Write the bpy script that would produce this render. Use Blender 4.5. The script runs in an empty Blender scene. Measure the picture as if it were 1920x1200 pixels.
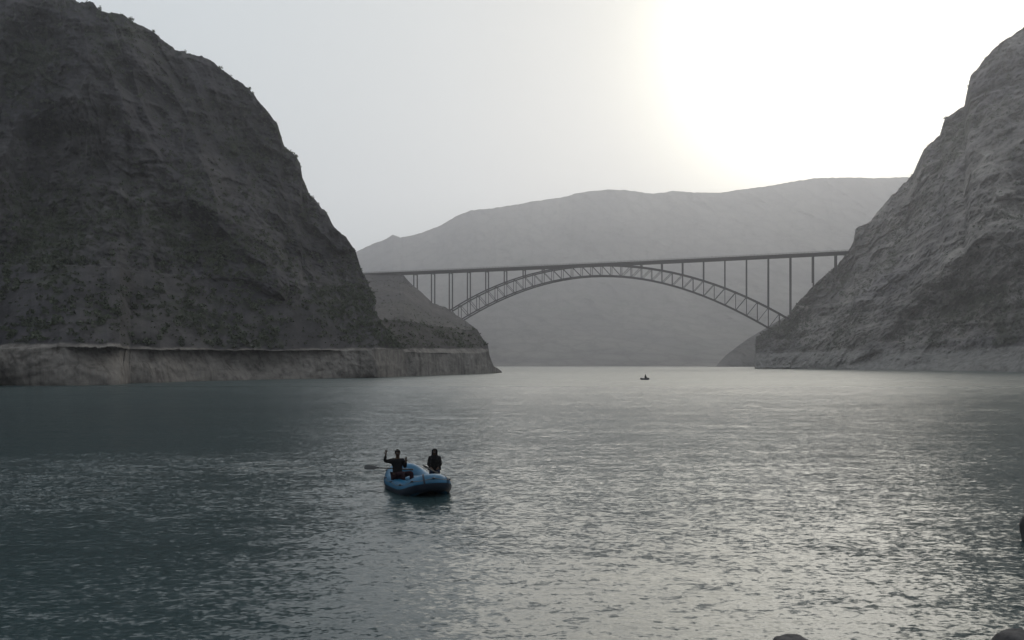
import bpy, bmesh, math, random
import numpy as np
from mathutils import Vector, Matrix

sc = bpy.context.scene
COL = sc.collection
random.seed(4)
rng = np.random.default_rng(7)

# ------------------------------------------------------------------ camera, world, sun, exposure
F = 1507.0          # focal length in photo pixels (photo 1920 wide)
CX, HY = 960.0, 683.0
H = 4.2             # eye height above the water

cd = bpy.data.cameras.new('camera')
cam = bpy.data.objects.new('camera', cd)
COL.objects.link(cam)
cam.location = (0, 0, H)
cam.rotation_euler = (math.radians(90), 0, 0)
cd.sensor_width = 36.0
cd.lens = 36.0 * F / 1920.0
cd.shift_y = (HY - 600.0) / 1920.0
cd.clip_start = 0.1
cd.clip_end = 20000
sc.camera = cam

SUN_AZ = math.atan((1590 - CX) / F)            # to the right of +Y
SUN_EL = math.radians(20.5)
sun_dir = Vector((math.sin(SUN_AZ) * math.cos(SUN_EL), math.cos(SUN_AZ) * math.cos(SUN_EL), math.sin(SUN_EL)))

SKY_STRENGTH = 0.10
w = bpy.data.worlds.new('World')
sc.world = w
w.use_nodes = True
nt = w.node_tree
nt.nodes.clear()
n_out = nt.nodes.new('ShaderNodeOutputWorld')
n_bg = nt.nodes.new('ShaderNodeBackground')
n_sky = nt.nodes.new('ShaderNodeTexSky')
n_sky.sky_type = 'NISHITA'
n_sky.sun_disc = False
n_sky.sun_elevation = SUN_EL
n_sky.sun_rotation = SUN_AZ
n_sky.air_density = 1.0
n_sky.dust_density = 6.0
n_sky.ozone_density = 1.0
n_hsv = nt.nodes.new('ShaderNodeHueSaturation')
n_hsv.inputs['Saturation'].default_value = 0.30
n_bg.inputs['Strength'].default_value = SKY_STRENGTH
nt.links.new(n_sky.outputs[0], n_hsv.inputs['Color'])
# thin high haze evens out the sky; brighter round the veiled sun
tc = nt.nodes.new('ShaderNodeTexCoord')
dp = nt.nodes.new('ShaderNodeVectorMath'); dp.operation = 'DOT_PRODUCT'
nt.links.new(tc.outputs['Generated'], dp.inputs[0])
dp.inputs[1].default_value = sun_dir
ramp = nt.nodes.new('ShaderNodeValToRGB')
cr = ramp.color_ramp
cr.interpolation = 'B_SPLINE'
HAZE_SKY = [(0.0, (5.8, 6.4, 6.9)), (0.55, (7.0, 7.7, 8.1)), (0.77, (7.1, 7.7, 7.95)), (0.90, (6.5, 6.8, 6.8)),
            (0.955, (6.0, 6.1, 5.8)), (0.975, (6.6, 6.55, 5.7)), (0.988, (11.8, 11.6, 9.2)), (1.0, (18.0, 17.5, 16.0))]
cr.elements[0].position = 0.0
cr.elements[1].position = 1.0
while len(cr.elements) < len(HAZE_SKY):
    cr.elements.new(0.5)
for e, (p, c) in zip(cr.elements, HAZE_SKY):
    e.position = p
    e.color = (c[0] / 40, c[1] / 40, c[2] / 40, 1)
vm = nt.nodes.new('ShaderNodeVectorMath'); vm.operation = 'SCALE'
vm.inputs['Scale'].default_value = 40.0
nt.links.new(dp.outputs['Value'], ramp.inputs[0])
nt.links.new(ramp.outputs[0], vm.inputs[0])
mixw = nt.nodes.new('ShaderNodeMix'); mixw.data_type = 'RGBA'
mixw.inputs[0].default_value = 0.90
nt.links.new(n_hsv.outputs[0], mixw.inputs[6])
nt.links.new(vm.outputs[0], mixw.inputs[7])
nt.links.new(mixw.outputs[2], n_bg.inputs['Color'])
nt.links.new(n_bg.outputs[0], n_out.inputs['Surface'])

sl = bpy.data.lights.new('sun', 'SUN')
sl.energy = 1.25
sl.angle = math.radians(50)
sl.color = (1.0, 0.93, 0.80)
sun = bpy.data.objects.new('sun', sl)
COL.objects.link(sun)
sun.rotation_euler = (-sun_dir).to_track_quat('-Z', 'Y').to_euler()
sun.location = (200, 300, 600)

sc.view_settings.view_transform = 'Standard'
sc.view_settings.look = 'None'
sc.view_settings.exposure = 0.0
sc.view_settings.gamma = 1.0
sc.view_settings.use_curve_mapping = False
sc.render.engine = 'CYCLES'
sc.cycles.max_bounces = 5
sc.cycles.volume_bounces = 1
sc.cycles.diffuse_bounces = 2
sc.cycles.glossy_bounces = 3
sc.cycles.sample_clamp_indirect = 4.0
sc.cycles.use_denoising = True

# ------------------------------------------------------------------ helpers
def tag(o, label=None, cat=None, group=None, kind=None):
    if label: o['label'] = label
    if cat: o['category'] = cat
    if group: o['group'] = group
    if kind: o['kind'] = kind
    return o

def empty(name, loc=(0, 0, 0), rz=0.0):
    o = bpy.data.objects.new(name, None)
    COL.objects.link(o)
    o.location = loc
    o.rotation_euler = (0, 0, rz)
    o.empty_display_size = 0.3
    return o

def link(name, me, mat=None, parent=None, smooth=False):
    if mat is not None:
        me.materials.clear()
        me.materials.append(mat)
    if smooth:
        me.polygons.foreach_set('use_smooth', [True] * len(me.polygons))
    o = bpy.data.objects.new(name, me)
    COL.objects.link(o)
    if parent: o.parent = parent
    return o

def np_mesh(name, co, quads=None, tris=None, attrs=None, smooth=False):
    me = bpy.data.meshes.new(name)
    co = np.asarray(co, dtype=np.float32)
    me.vertices.add(len(co))
    me.vertices.foreach_set('co', co.ravel())
    idx = []; start = []; tot = []; pos = 0
    for arr, k in ((quads, 4), (tris, 3)):
        if arr is None or len(arr) == 0: continue
        arr = np.asarray(arr, dtype=np.int32)
        idx.append(arr.ravel())
        start.append(pos + np.arange(len(arr), dtype=np.int32) * k)
        tot.append(np.full(len(arr), k, dtype=np.int32))
        pos += arr.size
    idx = np.concatenate(idx); start = np.concatenate(start); tot = np.concatenate(tot)
    me.loops.add(len(idx)); me.loops.foreach_set('vertex_index', idx)
    me.polygons.add(len(start))
    me.polygons.foreach_set('loop_start', start)
    me.polygons.foreach_set('loop_total', tot)
    if smooth: me.polygons.foreach_set('use_smooth', np.ones(len(start), dtype=bool))
    me.update(calc_edges=True)
    if attrs:
        for k, v in attrs.items():
            a = me.attributes.new(k, 'FLOAT', 'POINT')
            a.data.foreach_set('value', np.asarray(v, dtype=np.float32).ravel())
    return me

def grid_quads(nr, nc, flip=False):
    r = np.arange(nr - 1)[:, None]; c = np.arange(nc - 1)[None, :]
    a = r * nc + c
    q = np.stack([a, a + 1, a + nc + 1, a + nc], -1).reshape(-1, 4)
    return q[:, ::-1] if flip else q

def _hash(ix, iy, iz, seed):
    h = (ix.astype(np.int64) * 374761393 + iy.astype(np.int64) * 668265263 + iz.astype(np.int64) * 2147483647 + seed * 974711) & 0xFFFFFFFF
    h = ((h ^ (h >> 13)) * 1274126177) & 0xFFFFFFFF
    h = ((h ^ (h >> 16)) * 2246822519) & 0xFFFFFFFF
    return ((h ^ (h >> 15)) & 0xFFFFFF) / float(0xFFFFFF)

def vnoise(x, y, z, seed=0):
    x0 = np.floor(x); y0 = np.floor(y); z0 = np.floor(z)
    fx = x - x0; fy = y - y0; fz = z - z0
    fx = fx * fx * fx * (fx * (fx * 6 - 15) + 10); fy = fy * fy * fy * (fy * (fy * 6 - 15) + 10); fz = fz * fz * fz * (fz * (fz * 6 - 15) + 10)
    r = 0
    for dx in (0, 1):
        wx = fx if dx else 1 - fx
        for dy in (0, 1):
            wy = fy if dy else 1 - fy
            for dz in (0, 1):
                wz = fz if dz else 1 - fz
                r = r + wx * wy * wz * _hash(x0 + dx, y0 + dy, z0 + dz, seed)
    return r * 2 - 1

def fbm(x, y, z, octaves=5, seed=0, gain=0.5, lac=2.03, ridged=False):
    a = 1.0; s = 0; t = 0
    for i in range(octaves):
        n = vnoise(x + 17.3 * i, y - 9.1 * i, z + 5.7 * i, seed + i)
        if ridged: n = 1 - 2 * np.abs(n)
        s = s + a * n; t += a
        a *= gain; x = x * lac; y = y * lac; z = z * lac
    return s / t

def sstep(a, b, x):
    t = np.clip((x - a) / (b - a), 0, 1)
    return t * t * (3 - 2 * t)

# ---- materials
class NT:
    def __init__(s, name):
        s.m = bpy.data.materials.new(name); s.m.use_nodes = True
        s.t = s.m.node_tree; s.p = s.t.nodes['Principled BSDF']; s.out = s.t.nodes['Material Output']
    def n(s, ty, **kw):
        o = s.t.nodes.new(ty)
        for k, v in kw.items(): setattr(o, k, v)
        return o
    def l(s, a, b): s.t.links.new(a, b)
    def noise(s, scale, detail=5, rough=0.55, vec=None, dist=0.0):
        o = s.n('ShaderNodeTexNoise')
        o.inputs['Scale'].default_value = scale; o.inputs['Detail'].default_value = detail
        o.inputs['Roughness'].default_value = rough; o.inputs['Distortion'].default_value = dist
        if vec is not None: s.l(vec, o.inputs['Vector'])
        return o
    def pos(s, scale=(1, 1, 1), rot=(0, 0, 0), obj=False):
        if obj:
            g = s.n('ShaderNodeTexCoord').outputs['Object']
        else:
            g = s.n('ShaderNodeNewGeometry').outputs['Position']
        mp = s.n('ShaderNodeMapping'); mp.inputs['Scale'].default_value = scale; mp.inputs['Rotation'].default_value = rot
        s.l(g, mp.inputs['Vector'])
        return mp.outputs[0]
    def ramp(s, fac, stops):
        r = s.n('ShaderNodeValToRGB')
        while len(r.color_ramp.elements) < len(stops): r.color_ramp.elements.new(0.5)
        for e, (p, c) in zip(r.color_ramp.elements, stops):
            e.position = p; e.color = tuple(c) + (1,) if len(c) == 3 else c
        s.l(fac, r.inputs[0])
        return r.outputs[0]
    def mix(s, f, a, b, mode='MIX'):
        m = s.n('ShaderNodeMix', data_type='RGBA', blend_type=mode)
        for v, i in ((f, 0), (a, 6), (b, 7)):
            if isinstance(v, (float, int)): m.inputs[i].default_value = v
            elif isinstance(v, tuple): m.inputs[i].default_value = v + (1,) if len(v) == 3 else v
            else: s.l(v, m.inputs[i])
        return m.outputs[2]
    def bump(s, h, strength, dist):
        b = s.n('ShaderNodeBump'); b.inputs['Strength'].default_value = strength; b.inputs['Distance'].default_value = dist
        s.l(h, b.inputs['Height']); s.l(b.outputs[0], s.p.inputs['Normal'])
    def attr(s, name):
        return s.n('ShaderNodeAttribute', attribute_name=name).outputs['Fac']

def flat_mat(name, col, rough=0.6, metal=0.0, var=0.15, scale=6.0, bump=0.0):
    m = NT(name)
    v = m.pos(obj=True)
    nz = m.noise(scale, 4, 0.6, v)
    dark = tuple(c * (1 - var) for c in col); light = tuple(min(1, c * (1 + var)) for c in col)
    m.l(m.ramp(nz.outputs['Fac'], [(0.3, dark), (0.7, light)]), m.p.inputs['Base Color'])
    m.p.inputs['Roughness'].default_value = rough
    m.p.inputs['Metallic'].default_value = metal
    if bump: m.bump(nz.outputs['Fac'], 0.5, bump)
    return m.m

def rock_mat(name, rock_a, rock_b, veg, pale, s=1.0):
    """s: feature size multiplier (1 = near cliff)"""
    m = NT(name)
    p = m.pos(scale=(1, 0.5, 0.6), rot=(0, 0.35, 0))
    big = m.noise(0.028 / s, 5, 0.6, p, 0.5)
    tilt = m.pos(scale=(1.0, 0.6, 0.55), rot=(0.0, 0.75, 0.3))
    strat = m.noise(0.075 / s, 9, 0.66, tilt, 0.6)
    fine = m.noise(0.9 / s, 7, 0.68, p)
    base = m.ramp(strat.outputs['Fac'], [(0.34, rock_a), (0.62, rock_b)])
    base = m.mix(0.55, base, m.ramp(fine.outputs['Fac'], [(0.3, (0.6, 0.6, 0.6)), (0.72, (1.0, 1.0, 1.0))]), 'MULTIPLY')
    stain = m.ramp(big.outputs['Fac'], [(0.38, (0.72, 0.70, 0.75)), (0.60, (1.22, 1.18, 1.12))])
    base = m.mix(1.0, base, stain, 'MULTIPLY')
    # scrub and dry grass clinging to the slope
    vn = m.noise(0.30 / s, 6, 0.7, p)
    add = m.n('ShaderNodeMath', operation='ADD'); m.l(vn.outputs['Fac'], add.inputs[0]); m.l(m.attr('veg'), add.inputs[1])
    vf = m.ramp(add.outputs[0], [(0.78, (0, 0, 0)), (0.98, (1, 1, 1))])
    vcol = m.ramp(fine.outputs['Fac'], [(0.35, tuple(c * 0.6 for c in veg)), (0.65, tuple(c * 1.3 for c in veg))])
    base = m.mix(vf, base, vcol)
    # joints and fractures
    vo = m.n('ShaderNodeTexVoronoi', feature='DISTANCE_TO_EDGE'); vo.inputs['Scale'].default_value = 0.16 / s
    wv = m.n('ShaderNodeVectorMath', operation='MULTIPLY_ADD'); m.l(fine.outputs['Color'], wv.inputs[0]); wv.inputs[1].default_value = (5.5 * s,) * 3
    m.l(m.pos(scale=(1.0, 0.6, 0.55), rot=(0.1, 0.5, 0)), wv.inputs[2]); m.l(wv.outputs[0], vo.inputs['Vector'])
    crk = m.ramp(vo.outputs['Distance'], [(0.0, (0.38, 0.38, 0.40)), (0.10, (0.92, 0.92, 0.92)), (0.4, (1.08, 1.08, 1.08))])
    base = m.mix(0.75, base, crk, 'MULTIPLY')
    # drawdown band: washed, silt-coated rock
    pn = m.noise(0.22 / s, 7, 0.65, m.pos(scale=(1, 1, 2.2)), 0.4)
    pcol = m.ramp(pn.outputs['Fac'], [(0.32, tuple(c * 0.55 for c in pale)), (0.50, pale), (0.7, tuple(c * 1.25 for c in pale))])
    pcol = m.mix(0.35, pcol, m.ramp(fine.outputs['Fac'], [(0.3, (0.35, 0.35, 0.35)), (0.7, (1, 1, 1))]), 'MULTIPLY')
    vs = m.noise(0.55 / s, 5, 0.7, m.pos(scale=(1, 1, 0.12)), 0.6)
    pcol = m.mix(0.8, pcol, m.ramp(vs.outputs['Fac'], [(0.36, (0.42, 0.40, 0.40)), (0.50, (0.95, 0.95, 0.95)), (0.75, (1.15, 1.15, 1.15))]), 'MULTIPLY')
    base = m.mix(m.attr('ring'), base, pcol)
    m.l(base, m.p.inputs['Base Color'])
    m.p.inputs['Roughness'].default_value = 0.95
    m.p.inputs['Specular IOR Level'].default_value = 0.15
    h = m.n('ShaderNodeMath', operation='ADD'); m.l(fine.outputs['Fac'], h.inputs[0]); m.l(strat.outputs['Fac'], h.inputs[1])
    m.bump(h.outputs[0], 0.35, 0.8 * min(s, 1.6))
    return m.m

# ------------------------------------------------------------------ terrain
def px2u(px): return (np.asarray(px, float) - CX) / F
def py2e(py): return (HY - np.asarray(py, float)) / F

def pchip(xs, ys, x):
    return np.interp(x, xs, ys)

def slope_body(name, mat, px_cols, sil, shore, crest, rows, ring=None, seed=0, amp=(10, 1.0), feat=60.0, jag=1.5,
               gpow=1.0, block=0.0, foot=0.0, shear=0.0, bench=3.0, back=(180, 0.0), veg_fn=None):
    """A hillside built from its shore line up to its crest and down the far side.
    sil: crest line, shore: distance of the foot, crest: distance of the crest (all along the bank)."""
    px = np.asarray(px_cols, float)
    u = px2u(px)
    e1 = py2e(pchip(*zip(*sil), px))
    e1 = e1 + (jag * 1.6 * fbm(px / 40.0, px * 0, px * 0 + seed, 4, seed + 3) + jag * fbm(px / 7.0, px * 0, px * 0 + seed, 3, seed + 4)) / F
    Ys = pchip(*zip(*shore), px)
    wig = fbm(px / 55.0, px * 0, px * 0 + 3.3 + seed, 5, seed + 5)
    Ys = Ys * (1 + 0.012 * wig)
    Yc = np.maximum(pchip(*zip(*crest), px), Ys + 3)
    e0 = -(H + 2.0) / Ys
    nr, nc = rows, len(px)
    a = np.linspace(0, 1, nr)[:, None]
    e = e0[None, :] + (np.maximum(e1, e0 + 0.002) - e0)[None, :] * a
    # depth along the slope
    Y = Ys[None, :] + (Yc - Ys)[None, :] * a ** gpow
    z = H + e * Y
    rz = None
    if ring is not None:
        rz = pchip(*zip(*ring), px)[None, :] + 0.35 * fbm(px / 30.0, px * 0, px * 0, 4, seed + 8)[None, :]
        # the band below the old water level is a steep wall with a ledge on top
        t = np.clip(z / rz, 0, 1)
        wall = Ys[None, :] + 1.5 * t
        inband = z < rz
        # setback above the band
        Y = np.where(inband, wall, np.maximum(Y, Ys[None, :] + 1.5 + bench * sstep(0, 1, (z - rz) / 2.0)))
    X = u[None, :] * Y
    fade = sstep(0.0, 0.10, a) * 0.85 + 0.15
    fadec = np.clip((Yc - Ys) / 60.0, 0.15, 1)[None, :]
    zz = H + e * Y
    sx = X + shear * zz
    big = fbm(sx / feat, Y / feat * 0.35, zz / feat * 0.45, 4, seed + 11, 0.55, ridged=True)
    med = fbm(sx / (feat * 0.22), Y / (feat * 0.22) * 0.35, zz / (feat * 0.22) * 0.55, 5, seed + 21, 0.6)
    sml = fbm(X / (feat * 0.04), Y / (feat * 0.04), zz / (feat * 0.03), 3, seed + 31, 0.6)
    ledge = fbm(zz / (feat * 0.09), X / (feat * 0.9), Y / (feat * 0.9), 3, seed + 41, 0.5)
    d = -amp[0] * big - amp[1] * (2.2 * med + 0.6 * sml + 0.35 * ledge)
    if block:
        st = 5.5 * fbm(sx / (feat * 0.55) + 9, Y / (feat * 0.55) * 0.3, zz / (feat * 0.55) * 0.40, 4, seed + 71, 0.5)
        fr = st - np.floor(st)
        d = d + block * (np.floor(st) + sstep(0.0, 0.22, fr))
        sl = zz / (feat * 0.16) + 1.6 * fbm(X / feat * 1.3, Y / feat * .5, zz / feat * .5, 4, seed + 81)
        fr = sl - np.floor(sl)
        d = d - block * 0.45 * (sstep(0.0, 0.85, fr) * (1 - sstep(0.85, 1.0, fr)))
    if rz is not None:
        inb = 1 - sstep(-0.5, 2.5, zz - rz)
        d = d * (1 - 0.62 * inb)
    d = d * fade * fadec
    # keep the foot in place
    Yd = np.maximum(Y + d, Ys[None, :] * 0.95)
    if rz is not None:
        below = sstep(0.0, 1.0, (zz - rz) / 1.5)
        Yd = np.where(zz < rz, Y + d, np.maximum(Yd, Ys[None, :] + 0.4 + 0.35 * np.clip(zz - rz, 0, 30)))
        Yd = np.where((zz >= rz) & (zz < rz + 25), np.minimum(Yd, Ys[None, :] + 1.0 + 1.5 * (zz - rz)), Yd)
    X = u[None, :] * Yd; Z = H + e * Yd
    # far side
    nb = 10
    bk = np.linspace(0.06, 1, nb)[:, None]
    Yb = Yd[-1][None, :] + back[0] * bk
    Zb = Z[-1][None, :] * (1 - bk ** 1.5) - 2.4 * bk + 4 * fbm(px[None, :] / 30 + bk * 0, bk * 5, bk * 0, 3, seed) * bk * (1 - bk)
    Zb = np.minimum(Zb, H + e[-1][None, :] * Yb - 0.15 * bk * back[0] * 0.2)
    Xb = u[None, :] * Yb
    XX = np.vstack([X, Xb]); YY = np.vstack([Yd, Yb]); ZZ = np.vstack([Z, Zb])
    ZZ = np.maximum(ZZ, -2.5)
    co = np.stack([XX, YY, ZZ], -1).reshape(-1, 3)
    if rz is not None:
        rr = np.repeat(rz, XX.shape[0], 0)
        ringa = (1 - sstep(-0.25, 0.35, ZZ - rr + 0.4 * fbm(XX / 3, YY / 3, ZZ / 3, 3, seed + 51)))
    else:
        ringa = 0.8 * (1 - sstep(foot - 1.0, foot + 0.6, ZZ + 1.2 * fbm(XX / 6, YY / 6, ZZ / 6, 3, seed + 51))) if foot else np.zeros_like(XX)
    if veg_fn is None:
        vega = 0.28 + 0.20 * fbm(XX / 45, YY / 45, ZZ / 45, 3, seed + 61)
        vega[:nr] -= 0.13 * big + 0.16 * med
    else:
        vega = veg_fn(XX, YY, ZZ)
    me = np_mesh(name, co, quads=grid_quads(XX.shape[0], nc, flip=False), attrs={'ring': ringa, 'veg': vega}, smooth=False)
    o = link(name, me, mat)
    return o, (X, Yd, Z, ringa[:nr], vega[:nr])

def cols(segs):
    out = []
    for a, b, st in segs:
        out.append(np.arange(a, b, st))
    return np.concatenate(out)

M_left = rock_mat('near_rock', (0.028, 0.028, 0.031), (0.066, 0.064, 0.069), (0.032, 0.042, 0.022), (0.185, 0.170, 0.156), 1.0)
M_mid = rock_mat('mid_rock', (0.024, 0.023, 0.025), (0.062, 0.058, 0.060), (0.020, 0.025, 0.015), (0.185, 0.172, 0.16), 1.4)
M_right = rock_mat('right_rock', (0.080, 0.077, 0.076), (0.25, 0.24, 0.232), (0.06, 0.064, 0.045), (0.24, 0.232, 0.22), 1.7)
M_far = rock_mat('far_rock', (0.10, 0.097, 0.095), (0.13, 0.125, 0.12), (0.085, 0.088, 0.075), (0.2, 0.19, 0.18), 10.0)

# left mountain -----------------------------------------------------
sil_left = [(-1500, -120), (-700, -60), (-250, -12), (0, -4), (120, 0), (175, 4), (186, 15), (233, 30), (248, 42), (287, 60), (307, 75), (328, 93),
            (377, 103), (403, 117), (433, 143), (467, 167), (487, 193), (520, 230), (533, 273), (553, 290), (563, 307), (567, 333),
            (580, 363), (612, 397), (626, 424), (649, 442), (666, 469), (677, 505), (690, 530), (700, 552), (704, 582), (720, 609),
            (745, 643), (757, 656), (764, 690), (768, 740)]
shore_pts_left = [(-1500, 80), (-700, 112), (-200, 144), (0, 161), (60, 158), (150, 158), (225, 166), (245, 178), (300, 184), (400, 203), (550, 225), (700, 254),
                  (800, 292), (880, 340), (941, 392), (960, 400)]
crest_left = [(-1500, 230), (-700, 280), (0, 350), (300, 360), (480, 365), (560, 360), (640, 350), (700, 320), (745, 290), (768, 285)]
ring_pts = [(-1500, 9), (0, 8.1), (225, 8.3), (260, 7.9), (400, 8.1), (550, 8.5), (700, 9.2), (800, 9.9), (900, 11.2), (960, 11.5)]
left_cols = cols([(-1500, -300, 12), (-300, 0, 3), (0, 769, 1.15)])
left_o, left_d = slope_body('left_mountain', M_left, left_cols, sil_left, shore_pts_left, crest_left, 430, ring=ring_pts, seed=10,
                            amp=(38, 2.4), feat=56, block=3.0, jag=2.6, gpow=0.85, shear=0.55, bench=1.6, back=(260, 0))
tag(left_o, kind='structure')

# middle spur carrying the west end of the bridge ------------------------
sil_mid = [(560, 520), (690, 516), (757, 516), (770, 532), (790, 547), (810, 567), (835, 575), (850, 586), (872, 601), (895, 618), (903, 632),
           (915, 647), (918, 666), (926, 686), (940, 695), (943, 703), (944, 712)]
crest_mid = [(560, 915), (757, 895), (850, 872), (872, 866), (895, 720), (903, 620), (915, 480), (926, 420), (944, 400)]
shore_mid = [(560, 240), (700, 262), (768, 282), (800, 294), (880, 340), (925, 372), (941, 396), (946, 404)]
mid_cols = cols([(560, 700, 3), (700, 944.2, 0.9)])
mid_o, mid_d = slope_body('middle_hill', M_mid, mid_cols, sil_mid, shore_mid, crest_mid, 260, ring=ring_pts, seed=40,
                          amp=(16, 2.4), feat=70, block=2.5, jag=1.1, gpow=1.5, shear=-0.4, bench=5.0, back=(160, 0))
tag(mid_o, kind='structure')

# right mountain ----------------------------------------------------
sil_right = [(1412, 712), (1415, 690), (1417, 632), (1441, 615), (1476, 596), (1499, 561), (1534, 526), (1569, 501), (1587, 474), (1600, 452), (1604, 429),
             (1633, 413), (1668, 370), (1712, 326), (1733, 279), (1762, 256), (1773, 221), (1808, 199), (1820, 142), (1861, 92), (1896, 69),
             (1920, 50), (2000, -10), (2200, -120), (2800, -260), (3400, -300)]
shore_right = [(1412, 778), (1500, 700), (1600, 610), (1700, 540), (1800, 490), (1920, 444), (2300, 350), (2800, 270), (3400, 205)]
crest_right = [(1412, 790), (1450, 795), (1590, 790), (1700, 760), (1800, 720), (1920, 700), (2300, 620), (3400, 480)]
ring_right = [(1412, 16), (1700, 17), (3400, 15)]
right_cols = cols([(1412, 1920, 0.95), (1920, 2200, 3), (2200, 3400, 12)])
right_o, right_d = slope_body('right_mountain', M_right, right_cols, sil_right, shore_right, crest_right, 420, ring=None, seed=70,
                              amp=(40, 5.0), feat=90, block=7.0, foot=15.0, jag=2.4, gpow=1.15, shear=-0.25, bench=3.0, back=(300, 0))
tag(right_o, kind='structure')

# low spur behind the right mountain --------------------------------------------
sil_sp = [(1325, 700), (1340, 690), (1352, 676), (1364, 664), (1385, 648), (1410, 630), (1440, 612), (1480, 590), (1560, 560)]
spur_o, spur_d = slope_body('far_spur', M_mid, cols([(1325, 1560, 1.6)]), sil_sp, [(1325, 1340), (1560, 1320)], [(1325, 1380), (1560, 1500)], 90,
                            seed=90, amp=(10, 2.5), feat=80, jag=1.0, back=(120, 0))
tag(spur_o, kind='structure')

# distant mountain -----------------------------------------------------
sil_far = [(100, 560), (400, 540), (600, 500), (670, 471), (690, 461), (720, 449), (737, 440), (752, 446), (775, 442), (800, 434), (830, 420), (855, 404), (885, 394), (920, 391),
           (960, 384), (1010, 376), (1050, 371), (1080, 363), (1110, 358), (1150, 356), (1190, 358), (1225, 363), (1262, 358), (1300, 361),
           (1350, 361), (1385, 356), (1420, 352), (1470, 343), (1500, 338), (1530, 334), (1600, 333), (1660, 334), (1720, 332), (1900, 300), (2400, 330), (2900, 420)]
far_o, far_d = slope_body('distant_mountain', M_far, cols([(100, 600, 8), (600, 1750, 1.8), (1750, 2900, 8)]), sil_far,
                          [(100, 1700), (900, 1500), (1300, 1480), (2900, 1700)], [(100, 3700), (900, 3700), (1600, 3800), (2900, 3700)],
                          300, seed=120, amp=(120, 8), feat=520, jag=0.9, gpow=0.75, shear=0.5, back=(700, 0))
tag(far_o, kind='structure')

# ground sheet far below everything -------------------------------------------
M_bed = flat_mat('lake_bed', (0.16, 0.15, 0.12), 0.95, scale=0.05)
me = np_mesh('lake_bed', [(-5400, -900, -3.2), (5400, -900, -3.2), (5400, 4600, -3.2), (-5400, 4600, -3.2)], quads=[(0, 1, 2, 3)])
tag(link('lake_bed', me, M_bed), kind='structure')

# near bank, under and behind the camera -------------------------------------------
def bank_z(X, Y):
    foot = 8.2 + 1.2 * np.sin(X * 0.13) + 0.10 * np.maximum(0, -X - 10) * 0
    d = foot - Y
    z = np.where(d < 0, d * 0.32, d * 0.28)
    z = np.where(d > 12, 3.36 + (d - 12) * 0.45, z)
    z = np.minimum(z, 60 + 0.02 * d)
    n = fbm(X / 2.2, Y / 2.2, X * 0, 5, 5)
    return z + 0.16 * n * np.clip(1 + np.abs(d) / 20, 1, 12)
gx = np.concatenate([np.linspace(-420, -30, 70), np.linspace(-29, 29, 180), np.linspace(30, 420, 70)])
gy = np.concatenate([np.linspace(-420, -22, 60), np.linspace(-21, 14, 130)])
GX, GY = np.meshgrid(gx, gy)
GZ = bank_z(GX, GY)
M_bank = flat_mat('bank_gravel', (0.20, 0.18, 0.15), 0.95, scale=1.5, var=0.4, bump=0.1)
me = np_mesh('riverbank', np.stack([GX, GY, GZ], -1).reshape(-1, 3), quads=grid_quads(*GX.shape))
tag(link('riverbank', me, M_bank), kind='structure')

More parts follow.
